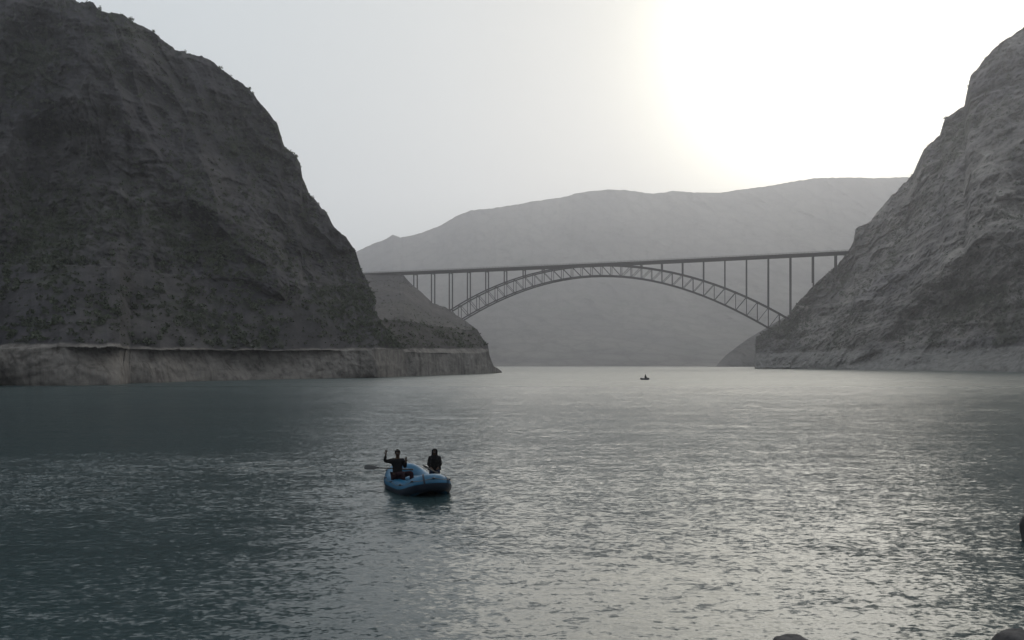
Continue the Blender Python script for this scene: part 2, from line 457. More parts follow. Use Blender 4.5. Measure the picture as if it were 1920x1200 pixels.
# ------------------------------------------------------------------ water
def water():
    nr, nc = 780, 760
    r = np.linspace(0, 1, nr)
    e_near, e_far = H / 6.0, H / 3150.0
    ee = e_near * (e_far / e_near) ** (r ** 0.62 if False else r)
    # mix: even on the slope of sight near, stretched far
    Yr = H / ee
    uu = np.concatenate([np.linspace(-3.0, -0.72, 90), np.linspace(-0.715, 0.715, nc - 180), np.linspace(0.72, 3.0, 90)])
    Y = Yr[:, None] + 0 * uu[None, :]
    X = uu[None, :] * (Y + 6)
    X = np.clip(X, -3300, 3300)
    cell = np.maximum(np.gradient(Yr)[:, None], (Y + 6) * 0.00175)
    z = np.zeros_like(X)
    # wind ripples running down the lake: short crests
    for lam, am, sd, ang in ((0.26, 0.004, 1, 0.15), (0.45, 0.005, 2, -0.25), (1.0, 0.005, 3, 0.3), (3.8, 0.010, 4, 0.0)):
        ca, sa = math.cos(ang), math.sin(ang)
        xr = X * ca + Y * sa; yr = -X * sa + Y * ca
        f = sstep(1.0, 0.35, cell / (lam * 0.5)) if False else np.clip(1.6 - cell / (lam * 0.30), 0, 1)
        n = vnoise(xr / (lam * 1.3), yr / lam, X * 0, sd) 
        n = 1 - 2 * np.abs(n)
        n2 = vnoise(xr / (lam * 1.0) + 31, yr / (lam * .8), X * 0 + 7, sd + 10)
        z += am * f * (0.6 * n + 0.6 * n2)
    gust = 0.65 + 0.5 * fbm(X / 22, Y / 9, X * 0, 3, 77)
    z *= gust
    # a squall patch of steeper chop on the left
    pm = np.exp(-(((Y - 31 - 0.1 * X) / 7.5) ** 2 + ((X + 17) / 11.5) ** 2) ** 1.5) * (0.55 + 0.6 * fbm(X / 5, Y / 3, X * 0, 3, 91))
    n = 1 - 2 * np.abs(vnoise(X / 1.5, Y / 0.62, X * 0, 93)); n2 = vnoise(X / 0.7, Y / 0.42, X * 0 + 3, 95)
    z += np.clip(pm, 0, 1) * (0.030 * n + 0.018 * n2)
    # wake trailing behind the far boat
    bx, by = 35.6, 214.0
    dx = bx - X
    wk = np.exp(-((Y - by + 0.020 * np.maximum(dx, 0) + 2) / 1.6) ** 2) * sstep(1, 3, dx) * (1 - sstep(14, 26, dx))
    z += -0.30 * wk
    me = np_mesh('water', np.stack([X, Y, z], -1).reshape(-1, 3), quads=grid_quads(nr, nc), attrs={'calm': sstep(25, 260, Y), 'chop': 0.75 + 0.8 * sstep(35, 170, Y) + 3.6 * np.clip(pm, 0, 1)}, smooth=True)
    m = NT('lake_water')
    geo = m.n('ShaderNodeNewGeometry')
    def slopes(scale, sx, sy, rot, detail):
        mp = m.n('ShaderNodeMapping'); mp.inputs['Scale'].default_value = (sx, sy, 1); mp.inputs['Rotation'].default_value = (0, 0, rot)
        m.l(geo.outputs['Position'], mp.inputs['Vector'])
        nz = m.noise(scale, detail, 0.6, mp.outputs[0], 0.3)
        s1 = m.n('ShaderNodeVectorMath', operation='SUBTRACT'); s1.inputs[1].default_value = (0.5, 0.5, 0.5)
        m.l(nz.outputs['Color'], s1.inputs[0])
        return s1.outputs[0]
    def scl(v, k):
        s = m.n('ShaderNodeVectorMath', operation='MULTIPLY'); m.l(v, s.inputs[0]); s.inputs[1].default_value = k
        return s.outputs[0]
    def add(p, q):
        s = m.n('ShaderNodeVectorMath', operation='ADD'); m.l(p, s.inputs[0]); m.l(q, s.inputs[1]); return s.outputs[0]
    tot = None
    for sc_, sx, sy, rot, kx, ky in ((12.5, 0.75, 1.15, 0.12, 0.70, 0.48), (6.4, 0.7, 1.2, -0.22, 0.68, 0.46), (2.9, 0.65, 1.2, 0.25, 0.44, 0.29),
                                     (0.7, 0.5, 1.3, -0.1, 0.26, 0.18), (0.16, 0.35, 1.6, 0.1, 0.08, 0.07)):
        q = scl(slopes(sc_, sx, sy, rot, 2), (kx, ky, 0))
        if sc_ < 1:
            far = m.n('ShaderNodeMath', operation='MULTIPLY_ADD'); m.l(m.attr('calm'), far.inputs[0]); far.inputs[1].default_value = 3.0; far.inputs[2].default_value = 1.0
            qs = m.n('ShaderNodeVectorMath', operation='SCALE'); m.l(q, qs.inputs[0]); m.l(far.outputs[0], qs.inputs['Scale']); q = qs.outputs[0]
        tot = q if tot is None else add(tot, q)
    # cat's-paws: patches where the wind bites harder
    gp = m.pos(scale=(0.35, 1.0, 1))
    gn = m.noise(0.075, 3, 0.5, gp)
    gf = m.n('ShaderNodeMapRange'); gf.inputs['From Min'].default_value = 0.35; gf.inputs['From Max'].default_value = 0.68
    gf.inputs['To Min'].default_value = 0.75; gf.inputs['To Max'].default_value = 1.15
    m.l(gn.outputs['Fac'], gf.inputs['Value'])
    gm = m.n('ShaderNodeMath', operation='MULTIPLY'); m.l(gf.outputs[0], gm.inputs[0]); m.l(m.attr('chop'), gm.inputs[1])
    sc2 = m.n('ShaderNodeVectorMath', operation='SCALE'); m.l(tot, sc2.inputs[0]); m.l(gm.outputs[0], sc2.inputs['Scale'])
    nn = add(geo.outputs['Normal'], sc2.outputs[0])
    no = m.n('ShaderNodeVectorMath', operation='NORMALIZE'); m.l(nn, no.inputs[0])
    m.l(no.outputs[0], m.p.inputs['Normal'])
    cn = m.noise(0.03, 3, 0.5, m.pos(scale=(0.5, 1, 1)))
    m.l(m.ramp(cn.outputs['Fac'], [(0.35, (0.020, 0.040, 0.044)), (0.65, (0.032, 0.056, 0.060))]), m.p.inputs['Base Color'])
    rr = m.n('ShaderNodeMapRange'); rr.inputs['To Min'].default_value = 0.19; rr.inputs['To Max'].default_value = 0.34
    m.l(m.attr('calm'), rr.inputs['Value']); m.l(rr.outputs[0], m.p.inputs['Roughness'])
    m.p.inputs['IOR'].default_value = 1.45
    o = link('water', me, m.m)
    tag(o, kind='structure')
water()

# ------------------------------------------------------------------ haze
def haze():
    me = bpy.data.meshes.new('haze')
    bm = bmesh.new()
    bmesh.ops.create_cube(bm, size=1.0)
    x0, x1, y0, y1, z0, z1 = -5500, 5500, -1000, 4700, -4.4, 990
    for v in bm.verts:
        v.co = ((x0 + x1) / 2 + v.co.x * (x1 - x0), (y0 + y1) / 2 + v.co.y * (y1 - y0), (z0 + z1) / 2 + v.co.z * (z1 - z0))
    bm.to_mesh(me); bm.free()
    mt = bpy.data.materials.new('haze_air'); mt.use_nodes = True
    t = mt.node_tree; t.nodes.clear()
    out = t.nodes.new('ShaderNodeOutputMaterial'); pv = t.nodes.new('ShaderNodeVolumePrincipled')
    pv.inputs['Color'].default_value = (0.90, 0.905, 0.96, 1)
    pv.inputs['Density'].default_value = HAZE_DENSITY
    pv.inputs['Anisotropy'].default_value = 0.62
    t.links.new(pv.outputs[0], out.inputs['Volume'])
    tag(link('haze', me, mt), kind='stuff')
HAZE_DENSITY = 0.00023
haze()

# ------------------------------------------------------------------ scrub on the slopes
def leaf_clumps(name, pts, size, tris_per, mat, label, squash=0.75):
    n = len(pts)
    c = rng.normal(size=(n, tris_per, 3)); c /= np.linalg.norm(c, axis=2, keepdims=True)
    rad = rng.uniform(0.45, 1.0, (n, tris_per, 1))
    sz = size[:, None, None]
    cen = pts[:, None, :] + c * rad * sz * np.array([1, 1, squash]) + np.array([0, 0, 0.45]) * sz
    d1 = rng.normal(size=(n, tris_per, 3)); d2 = rng.normal(size=(n, tris_per, 3))
    d1 /= np.linalg.norm(d1, axis=2, keepdims=True); d2 /= np.linalg.norm(d2, axis=2, keepdims=True)
    k = 0.42 * sz
    v = np.stack([cen + d1 * k, cen + d2 * k, cen - (d1 + d2) * k * 0.7], 2).reshape(-1, 3)
    me = np_mesh(name, v, tris=np.arange(len(v)).reshape(-1, 3))
    o = link(name, me, mat)
    tag(o, label=label, cat='scrub', kind='stuff')
    return o
M_scrub = flat_mat('scrub_leaves', (0.040, 0.051, 0.028), 0.8, var=0.45, scale=0.4)

def scatter(d, count, smin, smax, seed, vegmin=0.2, px_min=None):
    X, Y, Z, R, V = d
    r = np.random.default_rng(seed)
    nr, nc = X.shape
    i = r.integers(4, nr - 1, count * 8); j = r.integers(0, nc, count * 8)
    ok = (R[i, j] < 0.05) & (Z[i, j] > 2) & (V[i, j] + 0.12 * r.normal(size=len(i)) > vegmin)
    i = i[ok][:count]; j = j[ok][:count]
    p = np.stack([X[i, j], Y[i, j], Z[i, j]], -1)
    s = smin + (smax - smin) * r.random(len(p)) ** 2.5
    return p, s
p, s = scatter(left_d, 8000, 0.3, 1.2, 3, 0.32)
leaf_clumps('mountain_scrub', p, s, 26, M_scrub, 'low dark green scrub dotting the near left mountain')
p, s = scatter(mid_d, 900, 0.4, 1.3, 4, 0.30)
leaf_clumps('hillside_scrub', p, s, 18, M_scrub, 'sparse scrub on the middle hill under the bridge deck')
p, s = scatter(right_d, 3500, 0.6, 2.2, 5, 0.30)
leaf_clumps('cliff_scrub', p, s, 18, M_scrub, 'sparse grey green scrub on the right mountain')

# single shrubs seen against the sky on the crest of the left mountain
M_shrub = flat_mat('shrub_leaves', (0.045, 0.060, 0.028), 0.8, var=0.4, scale=2.0)
M_stem = flat_mat('shrub_stem', (0.09, 0.07, 0.05), 0.9)
def shrub(px, size, label, tall=1.0):
    j = int(np.argmin(np.abs(left_cols - px)))
    X, Y, Z, R, V = left_d
    size *= 0.75
    base = np.array([X[-1, j], Y[-1, j], Z[-1, j] - 0.25])
    root = empty('crest_shrub', tuple(base))
    n = 90
    c = rng.normal(size=(n, 3)); c /= np.linalg.norm(c, axis=1, keepdims=True)
    cen = c * rng.uniform(0.3, 1, (n, 1)) * np.array([1, 1, tall]) * size + np.array([0, 0, 0.9 * tall * size])
    d1 = rng.normal(size=(n, 3)); d2 = rng.normal(size=(n, 3))
    k = 0.22 * size
    v = np.stack([cen + d1 * k, cen + d2 * k, cen - (d1 + d2) * k * .6], 1).reshape(-1, 3)
    link('foliage', np_mesh('foliage', v, tris=np.arange(len(v)).reshape(-1, 3)), M_shrub, root)
    bm = bmesh.new()
    for q in range(3):
        tip = Vector((rng.uniform(-.5, .5) * size, rng.uniform(-.5, .5) * size, 1.1 * tall * size))
        tube_bm(bm, [Vector((0, 0, -0.2)), tip * 0.5 + Vector((0.1 * q, 0, 0)) * size, tip], [0.07 * size, 0.05 * size, 0.02 * size], 5)
    link('stem', bm_mesh(bm, 'stem'), M_stem, root)
    tag(root, label, 'shrub', 'shrubs on the crest of the left mountain')

def tube_bm(bm, pts, radii, seg=8, closed=False, cap=True):
    pts = [Vector(p) for p in pts]
    n = len(pts)
    rings = []
    up = None
    for i, p in enumerate(pts):
        if closed:
            t = (pts[(i + 1) % n] - pts[i - 1]).normalized()
        else:
            t = (pts[min(i + 1, n - 1)] - pts[max(i - 1, 0)]).normalized()
        if up is None:
            up = Vector((0, 0, 1)) if abs(t.z) < 0.9 else Vector((0, 1, 0))
        a = t.cross(up)
        if a.length < 1e-4: a = t.orthogonal()
        a.normalize(); b = a.cross(t).normalized()
        up = b
        r = radii[i] if hasattr(radii, '__len__') else radii
        rings.append([bm.verts.new(p + (a * math.cos(2 * math.pi * k / seg) + b * math.sin(2 * math.pi * k / seg)) * r) for k in range(seg)])
    m = n if closed else n - 1
    for i in range(m):
        A, B = rings[i], rings[(i + 1) % n]
        for k in range(seg):
            bm.faces.new((A[k], A[(k + 1) % seg], B[(k + 1) % seg], B[k]))
    if not closed and cap:
        bm.faces.new(rings[0][::-1]); bm.faces.new(rings[-1])
    return rings

def bm_mesh(bm, name, smooth=False):
    bmesh.ops.recalc_face_normals(bm, faces=bm.faces)
    me = bpy.data.meshes.new(name)
    bm.to_mesh(me); bm.free()
    if smooth: me.polygons.foreach_set('use_smooth', [True] * len(me.polygons))
    return me

shrub(188, 1.0, 'upright dark shrub at the step in the left mountain crest', 1.5)
shrub(246, 1.5, 'widest rounded shrub on the upper left crest')
shrub(287, 1.1, 'low shrub at the edge of the crest beside the wide rounded one', 0.8)
shrub(347, 0.9, 'small lone shrub on the gently sloping crest shoulder', 1.2)
shrub(468, 1.1, 'shrub low on the shoulder where the crest turns steep', 0.9)
shrub(556, 1.3, 'shrub on the projecting knob of the steep right edge', 0.8)

# ------------------------------------------------------------------ bridge
K = 0.27; CB = 850.0
NB = math.sqrt(1 + K * K)
def bx_from_px(px):
    u = (px - CX) / F
    return CB * u / (1 + K * u)
def bY(x): return CB - K * x
def bz(px_y, x): return H + (HY - px_y) / F * bY(x)
P_AX = Vector((1 / NB, -K / NB, 0))       # along the deck
P_N = Vector((K / NB, 1 / NB, 0))         # across the deck, away from the camera
def bp(x, z, across=0.0):
    return Vector((x, bY(x), z)) + P_N * across

deck_tr = [(600, 513.5), (690, 514.5), (760, 515), (835, 511.5), (910, 507), (985, 502), (1060, 497), (1140, 493), (1228, 489), (1315, 485), (1400, 481.5), (1480, 478.5), (1590, 474.5), (1640, 472)]
top_tr = [(845, 583), (885, 560), (920, 543), (972, 522), (1020, 508.5), (1060, 502), (1100, 499), (1135, 498), (1165, 499), (1202, 502), (1240, 507.5), (1280, 515), (1317, 525.5), (1357, 539.5), (1397, 556.5), (1437, 576), (1482, 600)]
bot_tr = [(845, 613), (872, 598), (920, 571), (970, 548), (1020, 531.5), (1070, 522), (1110, 518), (1140, 517.5), (1165, 519), (1202, 523.5), (1240, 531), (1280, 541), (1317, 554), (1357, 571), (1397, 590), (1415, 600.5), (1437, 613.5), (1482, 640)]
def fitcurve(tr, deg):
    xs = np.array([bx_from_px(p) for p, _ in tr]); zs = np.array([bz(y, x) for (_, y), x in zip(tr, xs)])
    return np.poly1d(np.polyfit(xs / 100, zs, deg))
f_deck = fitcurve(deck_tr, 2); f_top = fitcurve(top_tr, 4); f_bot = fitcurve(bot_tr, 4)
def zd(x): return float(f_deck(x / 100))
def zt(x): return float(f_top(x / 100))
def zb(x): return float(f_bot(x / 100))

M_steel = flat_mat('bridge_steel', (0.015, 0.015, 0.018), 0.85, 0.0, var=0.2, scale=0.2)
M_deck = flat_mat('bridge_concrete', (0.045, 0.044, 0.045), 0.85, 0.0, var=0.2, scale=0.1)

def beam(bm, a, b, wd, ht, side=None):
    a = Vector(a); b = Vector(b)
    t = (b - a).normalized()
    s = (side or P_N).normalized()
    s = (s - t * s.dot(t)).normalized()
    q = t.cross(s).normalized()
    vs = []
    for p in (a, b):
        for (i, j) in ((-1, -1), (1, -1), (1, 1), (-1, 1)):
            vs.append(bm.verts.new(p + s * (i * wd / 2) + q * (j * ht / 2)))
    for f in ((0, 1, 2, 3), (7, 6, 5, 4), (0, 4, 5, 1), (1, 5, 6, 2), (2, 6, 7, 3), (3, 7, 4, 0)):
        bm.faces.new([vs[k] for k in f])

ctr = bp(bx_from_px(1150), 0)
bridge = empty('arch_bridge', tuple(ctr))
def bpart(name, bm, mat):
    o = link(name, bm_mesh(bm, name), mat)
    o.parent = bridge
    for v in o.data.vertices: v.co = v.co - ctr
    return o
HALF = 5.0
XL, XR = bx_from_px(610), bx_from_px(1612)
xs = np.linspace(XL, XR, 60)
# deck slab: swept box section with overhanging edges
bm = bmesh.new()
sect = [(-6.2, 0.55), (-6.2, 0.15), (-5.0, -0.1), (-4.6, -0.2), (4.6, -0.2), (5.0, -0.1), (6.2, 0.15), (6.2, 0.55)]
prev = None
for x in xs:
    r = [bm.verts.new(bp(x, zd(x) + h, a)) for a, h in sect]
    if prev:
        for k in range(len(r)): bm.faces.new((prev[k], prev[(k + 1) % len(r)], r[(k + 1) % len(r)], r[k]))
    else: bm.faces.new(r)
    prev = r
bm.faces.new(prev[::-1])
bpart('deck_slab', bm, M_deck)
for a in (-4.2, 4.2):
    bm = bmesh.new(); prev = None
    for x in xs:
        r = [bm.verts.new(bp(x, zd(x) + h, a + q)) for q, h in ((-.35, -.22), (-.35, -2.1), (.35, -2.1), (.35, -.22))]
        if prev:
            for k in range(4): bm.faces.new((prev[k], prev[(k + 1) % 4], r[(k + 1) % 4], r[k]))
        else: bm.faces.new(r)
        prev = r
    bm.faces.new(prev[::-1])
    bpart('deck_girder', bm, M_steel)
for a in (-6.0, 6.0):
    bm = bmesh.new()
    n = 170
    xx = np.linspace(XL, XR, n)
    for i in range(n):
        beam(bm, bp(xx[i], zd(xx[i]) + 0.55, a), bp(xx[i], zd(xx[i]) + 1.65, a), 0.14, 0.14)
    for hh in (1.05, 1.65):
        for i in range(0, n - 1):
            beam(bm, bp(xx[i], zd(xx[i]) + hh, a), bp(xx[i + 1], zd(xx[i + 1]) + hh, a), 0.12, 0.16)
    bpart('railing', bm, M_steel)
STEP = 0.0232 * CB
pier_x = [CB * 0.340 - STEP * i for i in range(-1, 21)]
x_a0 = pier_x[19] ; x_a1 = pier_x[2]           # arch springs between these piers
def truss_side(a):
    nodes = [x_a0 + (x_a1 - x_a0) * i / 34 for i in range(35)]
    nodes = [x_a0 - 0 + STEP / 2 * i for i in range(35)]
    xo = [pier_x[1] - STEP / 2 * i for i in range(0, 37)][::-1]
    for nm, fn in (('upper_chord', zt), ('lower_chord', zb)):
        bm = bmesh.new()
        for p0, p1 in zip(xo[:-1], xo[1:]):
            beam(bm, bp(p0, fn(p0), a), bp(p1, fn(p1), a), 1.1, 1.25)
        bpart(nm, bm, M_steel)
    mid = (xo[0] + xo[-1]) / 2
    for i, p0 in enumerate(xo):
        bm = bmesh.new()
        beam(bm, bp(p0, zb(p0) + .6, a), bp(p0, zt(p0) - .6, a), 0.5, 0.55)
        bpart('truss_post', bm, M_steel)
    for p0, p1 in zip(xo[:-1], xo[1:]):
        bm = bmesh.new()
        if (p0 + p1) / 2 > mid:
            beam(bm, bp(p0, zb(p0), a), bp(p1, zt(p1), a), 0.42, 0.5)
        else:
            beam(bm, bp(p0, zt(p0), a), bp(p1, zb(p1), a), 0.42, 0.5)
        bpart('truss_diagonal', bm, M_steel)
    return xo
xo = truss_side(-HALF); truss_side(HALF)
for i, p0 in enumerate(xo):
    for fn in (zt, zb):
        bm = bmesh.new()
        beam(bm, bp(p0, fn(p0), -HALF + .56), bp(p0, fn(p0), HALF - .56), 0.45, 0.45, P_AX)
        bpart('cross_brace', bm, M_steel)

def ground_at(body, x, y):
    X, Y, Z = body[0], body[1], body[2]
    d = (X - x) ** 2 + (Y - y) ** 2
    return float(Z.ravel()[int(np.argmin(d))])
for i, x in zip(range(-1, 21), pier_x):
    on_arch = 1 <= i <= 18
    for a in (-HALF, HALF):
        pt = bp(x, 0, a)
        if 2 <= i <= 17 or (i in (1, 18)):
            base = zt(x) + 0.5
        else:
            base = None
            body = mid_d if i > 18 else right_d
            base = max(0.0, ground_at(body, pt.x, pt.y) - 10)
            base = min(base, zd(x) - 8)
        if i == 1: base = min(base, ground_at(right_d, pt.x, pt.y) + 2)
        top = zd(x) - 2.12
        if top - base < 0.6: continue
        wd = 1.35 if i < 9 else 1.1
        bm = bmesh.new()
        beam(bm, (pt.x, pt.y, base), (pt.x, pt.y, top), wd, wd)
        bpart('pier_column', bm, M_steel)
    top = zd(x) - 2.7
    if (zd(x) - 2.12) - zt(x) > 1.5 or not on_arch:
        bm = bmesh.new()
        beam(bm, bp(x, top, -HALF + .6), bp(x, top, HALF - .6), 0.9, 0.9, P_AX)
        bpart('pier_crossbeam', bm, M_steel)
# concrete skewbacks where the arch lands
for x, fz in ((xo[0] - 2, 0), (xo[-1] + 2, 0)):
    bm = bmesh.new()
    zc = (zt(x) + zb(x)) / 2
    vs = []
    sg = -1 if x < 0 else 1
    for across in (-7, 7):
        for dx, dz in ((-5 * sg, -zc * 0 - 9), (9 * sg, -9), (9 * sg, 3), (0.0, 4)):
            vs.append(bm.verts.new(bp(x + dx + 3 * sg, zc + dz - 3, across)))
    bm.faces.new(vs[0:4]); bm.faces.new(vs[4:8][::-1])
    for k in range(4): bm.faces.new((vs[k], vs[(k + 1) % 4], vs[4 + (k + 1) % 4], vs[4 + k]))
    bpart('arch_abutment', bm, M_deck)
tag(bridge, 'long dark steel truss arch bridge spanning the gorge between the two mountains', 'bridge')

# ------------------------------------------------------------------ rafts and people
def rubber(name, col, rough=0.4):
    m = NT(name)
    nz = m.noise(3.0, 4, 0.6, m.pos(obj=True))
    m.l(m.ramp(nz.outputs['Fac'], [(0.3, tuple(c * 0.8 for c in col)), (0.7, tuple(c * 1.15 for c in col))]), m.p.inputs['Base Color'])
    m.p.inputs['Roughness'].default_value = rough
    m.bump(nz.outputs['Fac'], 0.2, 0.01)
    return m.m
M_blue = rubber('blue_rubber', (0.006, 0.095, 0.19))
M_navy = rubber('navy_rubber', (0.008, 0.015, 0.030), 0.5)
M_grey = rubber('grey_rubber', (0.10, 0.12, 0.14), 0.5)
M_white = rubber('white_trim', (0.62, 0.64, 0.66), 0.5)
M_black = rubber('black_rubber', (0.012, 0.012, 0.013), 0.5)
M_wood = flat_mat('oar_shaft', (0.05, 0.045, 0.04), 0.5)
M_blade = flat_mat('oar_blade', (0.02, 0.02, 0.022), 0.45)

def raft_curve(L, W, r, rise, n=72):
    """centre line of the buoyancy tube: an oval whose two ends kick up (y = long axis)"""
    pts = []
    a, b = L / 2 - r, W / 2 - r
    for i in range(n):
        t = 2 * math.pi * i / n
        ex = 0.62
        x = b * math.copysign(abs(math.cos(t)) ** ex, math.cos(t))
        y = a * math.copysign(abs(math.sin(t)) ** 0.85, math.sin(t))
        k = max(0, (abs(y) / a - 0.42) / 0.58)
        z = r * 0.72 + rise * k * k
        pts.append(Vector((x, y, z)))
    return pts

def make_raft(name, loc, rz, L, W, r, rise, main, under, inner, label, full=True):
    root = empty(name, loc, rz)
    pts = raft_curve(L, W, r, rise)
    bm = bmesh.new(); tube_bm(bm, pts, r, 16, closed=True)
    link('buoyancy_tube', bm_mesh(bm, 'buoyancy_tube', True), main, root)
    # rubbing skin round the outer lower half; its dark colour includes painted underside shade
    bm = bmesh.new(); n = len(pts); rings = []
    for i, p in enumerate(pts):
        t = (pts[(i + 1) % n] - pts[i - 1]).normalized()
        o = Vector((t.y, -t.x, 0)).normalized()
        if o.dot(Vector((p.x, p.y, 0))) < 0: o = -o
        ring = []
        for k in range(9):
            an = math.radians(4 - 150 * k / 8)
            ring.append(bm.verts.new(p + (o * math.cos(an) + Vector((0, 0, 1)) * math.sin(an)) * (r + 0.012)))
        rings.append(ring)
    for i in range(n):
        for k in range(8):
            bm.faces.new((rings[i][k], rings[i][k + 1], rings[(i + 1) % n][k + 1], rings[(i + 1) % n][k]))
    link('rubbing_shade_skin', bm_mesh(bm, 'rubbing_shade_skin', True), under, root)
    # floor
    bm = bmesh.new()
    vs = [bm.verts.new((p.x * 0.96, p.y * 0.96, max(0.06, p.z - r * 0.55))) for p in pts]
    c = bm.verts.new((0, 0, 0.05))
    for i in range(n): bm.faces.new((c, vs[i], vs[(i + 1) % n]))
    link('floor', bm_mesh(bm, 'floor', True), inner, root)
    # cross thwarts
    for y in ((-0.55, 0.5, ) if full else (0.0,)):
        bm = bmesh.new()
        b = W / 2 - r * 1.55
        tube_bm(bm, [Vector((-b, y, r * 0.95)), Vector((-b / 2, y, r)), Vector((b / 2, y, r)), Vector((b, y, r * 0.95))], r * 0.62, 12)
        link('thwart', bm_mesh(bm, 'thwart', True), inner if not full else main, root)
    if full:
        # grab line along the outside, held by patches
        bm = bmesh.new(); lp = []
        for i, p in enumerate(pts):
            t = (pts[(i + 1) % n] - pts[i - 1]).normalized()
            o = Vector((t.y, -t.x, 0)).normalized()
            if o.dot(Vector((p.x, p.y, 0))) < 0: o = -o
            sag = 0.05 * abs(math.sin(math.pi * i / 6))
            lp.append(p + o * (r * 0.80 + 0.02) + Vector((0, 0, r * 0.62 - sag)))
        tube_bm(bm, lp, 0.011, 6, closed=True)
        link('grab_line', bm_mesh(bm, 'grab_line'), M_grey, root)
        for i in range(0, n, 6):
            bm = bmesh.new()
            bmesh.ops.create_uvsphere(bm, u_segments=10, v_segments=6, radius=0.055)
            for v in bm.verts: v.co = Vector((v.co.x, v.co.y, v.co.z * 0.5)) + lp[i]
            link('patch', bm_mesh(bm, 'patch', True), M_navy, root)
        # white bands on the raised near end
        for i in ((-14) % n, (-20) % n):
            bm = bmesh.new()
            i0 = i
            seg = [pts[(i0 - 1) % n], pts[i0], pts[(i0 + 1) % n]]
            ax = (seg[2] - seg[0]).normalized()
            tube_bm(bm, [seg[1] - ax * 0.03, seg[1] + ax * 0.03], r + 0.016, 16, cap=False)
            link('seam_band', bm_mesh(bm, 'seam_band', True), M_navy, root)
    tag(root, label, 'raft')
    return root

RAFT = (-3.20, 27.0, -0.06)
RZ = math.radians(24)     # near end (-y) swings to the right
make_raft('inflatable_raft', RAFT, RZ, 3.65, 1.85, 0.275, 0.30, M_blue, M_navy, M_grey,
          'blue inflatable raft with upturned ends carrying two people on the near water')
rm = Matrix.Translation(RAFT) @ Matrix.Rotation(RZ, 4, 'Z')

# ---- figures
def skinned(name, joints, edges, root, levels=2):
    """joints: list of (co, radius or (rx, ry))"""
    me = bpy.data.meshes.new(name)
    me.from_pydata([tuple(c) for c, _ in joints], edges, [])
    o = bpy.data.objects.new(name, me)
    COL.objects.link(o)
    o.modifiers.new('s', 'SKIN').use_smooth_shade = True
    sk = me.skin_vertices[0].data
    for i, (_, r) in enumerate(joints):
        sk[i].radius = (r, r) if not hasattr(r, '__len__') else r
        sk[i].use_root = (i == root)
    sub = o.modifiers.new('d', 'SUBSURF'); sub.levels = levels; sub.render_levels = levels
    dg = bpy.context.evaluated_depsgraph_get()
    ev = o.evaluated_get(dg)
    out = bpy.data.meshes.new_from_object(ev)
    out.name = name
    bpy.data.objects.remove(o); bpy.data.meshes.remove(me)
    return out

def cloth(name, col, var=0.25, rough=0.9):
    return flat_mat(name, col, rough, 0, var, 9.0, 0.01)
M_skin = flat_mat('skin', (0.055, 0.035, 0.026), 0.55, 0, 0.1, 8)
M_hair = flat_mat('hair', (0.012, 0.010, 0.009), 0.6, 0, 0.3, 30)
M_jack = cloth('dark_jacket', (0.011, 0.011, 0.013))
M_vest = cloth('plum_trousers', (0.020, 0.010, 0.014))
M_trou = cloth('navy_trousers', (0.015, 0.020, 0.035))
M_shawl = cloth('black_shawl', (0.008, 0.008, 0.009))
for q_ in (M_jack, M_vest, M_trou, M_shawl, M_hair, M_skin):
    q_.node_tree.nodes['Principled BSDF'].inputs['Specular IOR Level'].default_value = 0.12

def hand_joints(J, E, wi, wrist, d, palm_n, spread=1.0, thumb_side=1):
    """palm and five fingers growing from joint wi; d = direction of the hand, palm_n = palm normal"""
    d = Vector(d).normalized(); pn = Vector(palm_n).normalized(); s = d.cross(pn).normalized() * thumb_side
    w0 = Vector(wrist)
    J.append((w0 + d * 0.045, (0.030, 0.020))); pi = len(J) - 1; E.append((wi, pi))
    J.append((w0 + d * 0.085, (0.034, 0.017))); ki = len(J) - 1; E.append((pi, ki))
    for q, ln in zip((-1.5, -0.5, 0.5, 1.5), (0.060, 0.075, 0.080, 0.070)):
        b = w0 + d * 0.098 + s * (q * 0.019 * spread)
        J.append((b, 0.0095)); a0 = len(J) - 1; E.append((ki, a0))
        m_ = b + (d + pn * 0.18 + s * q * 0.05 * spread) * ln * 0.55
        J.append((m_, 0.0088)); a1 = len(J) - 1; E.append((a0, a1))
        J.append((m_ + (d + pn * 0.5).normalized() * ln * 0.5, 0.0075)); a2 = len(J) - 1; E.append((a1, a2))
    t0 = w0 + d * 0.05 + s * 0.038
    J.append((t0, 0.012)); b0 = len(J) - 1; E.append((pi, b0))
    J.append((t0 + (d * 0.6 + s * 0.7 + pn * 0.2) * 0.04, 0.011)); b1 = len(J) - 1; E.append((b0, b1))
    J.append((t0 + (d * 0.6 + s * 0.7 + pn * 0.2) * 0.04 + (d + s * 0.3 + pn * 0.2) * 0.03, 0.009)); E.append((b1, b1 + 1))

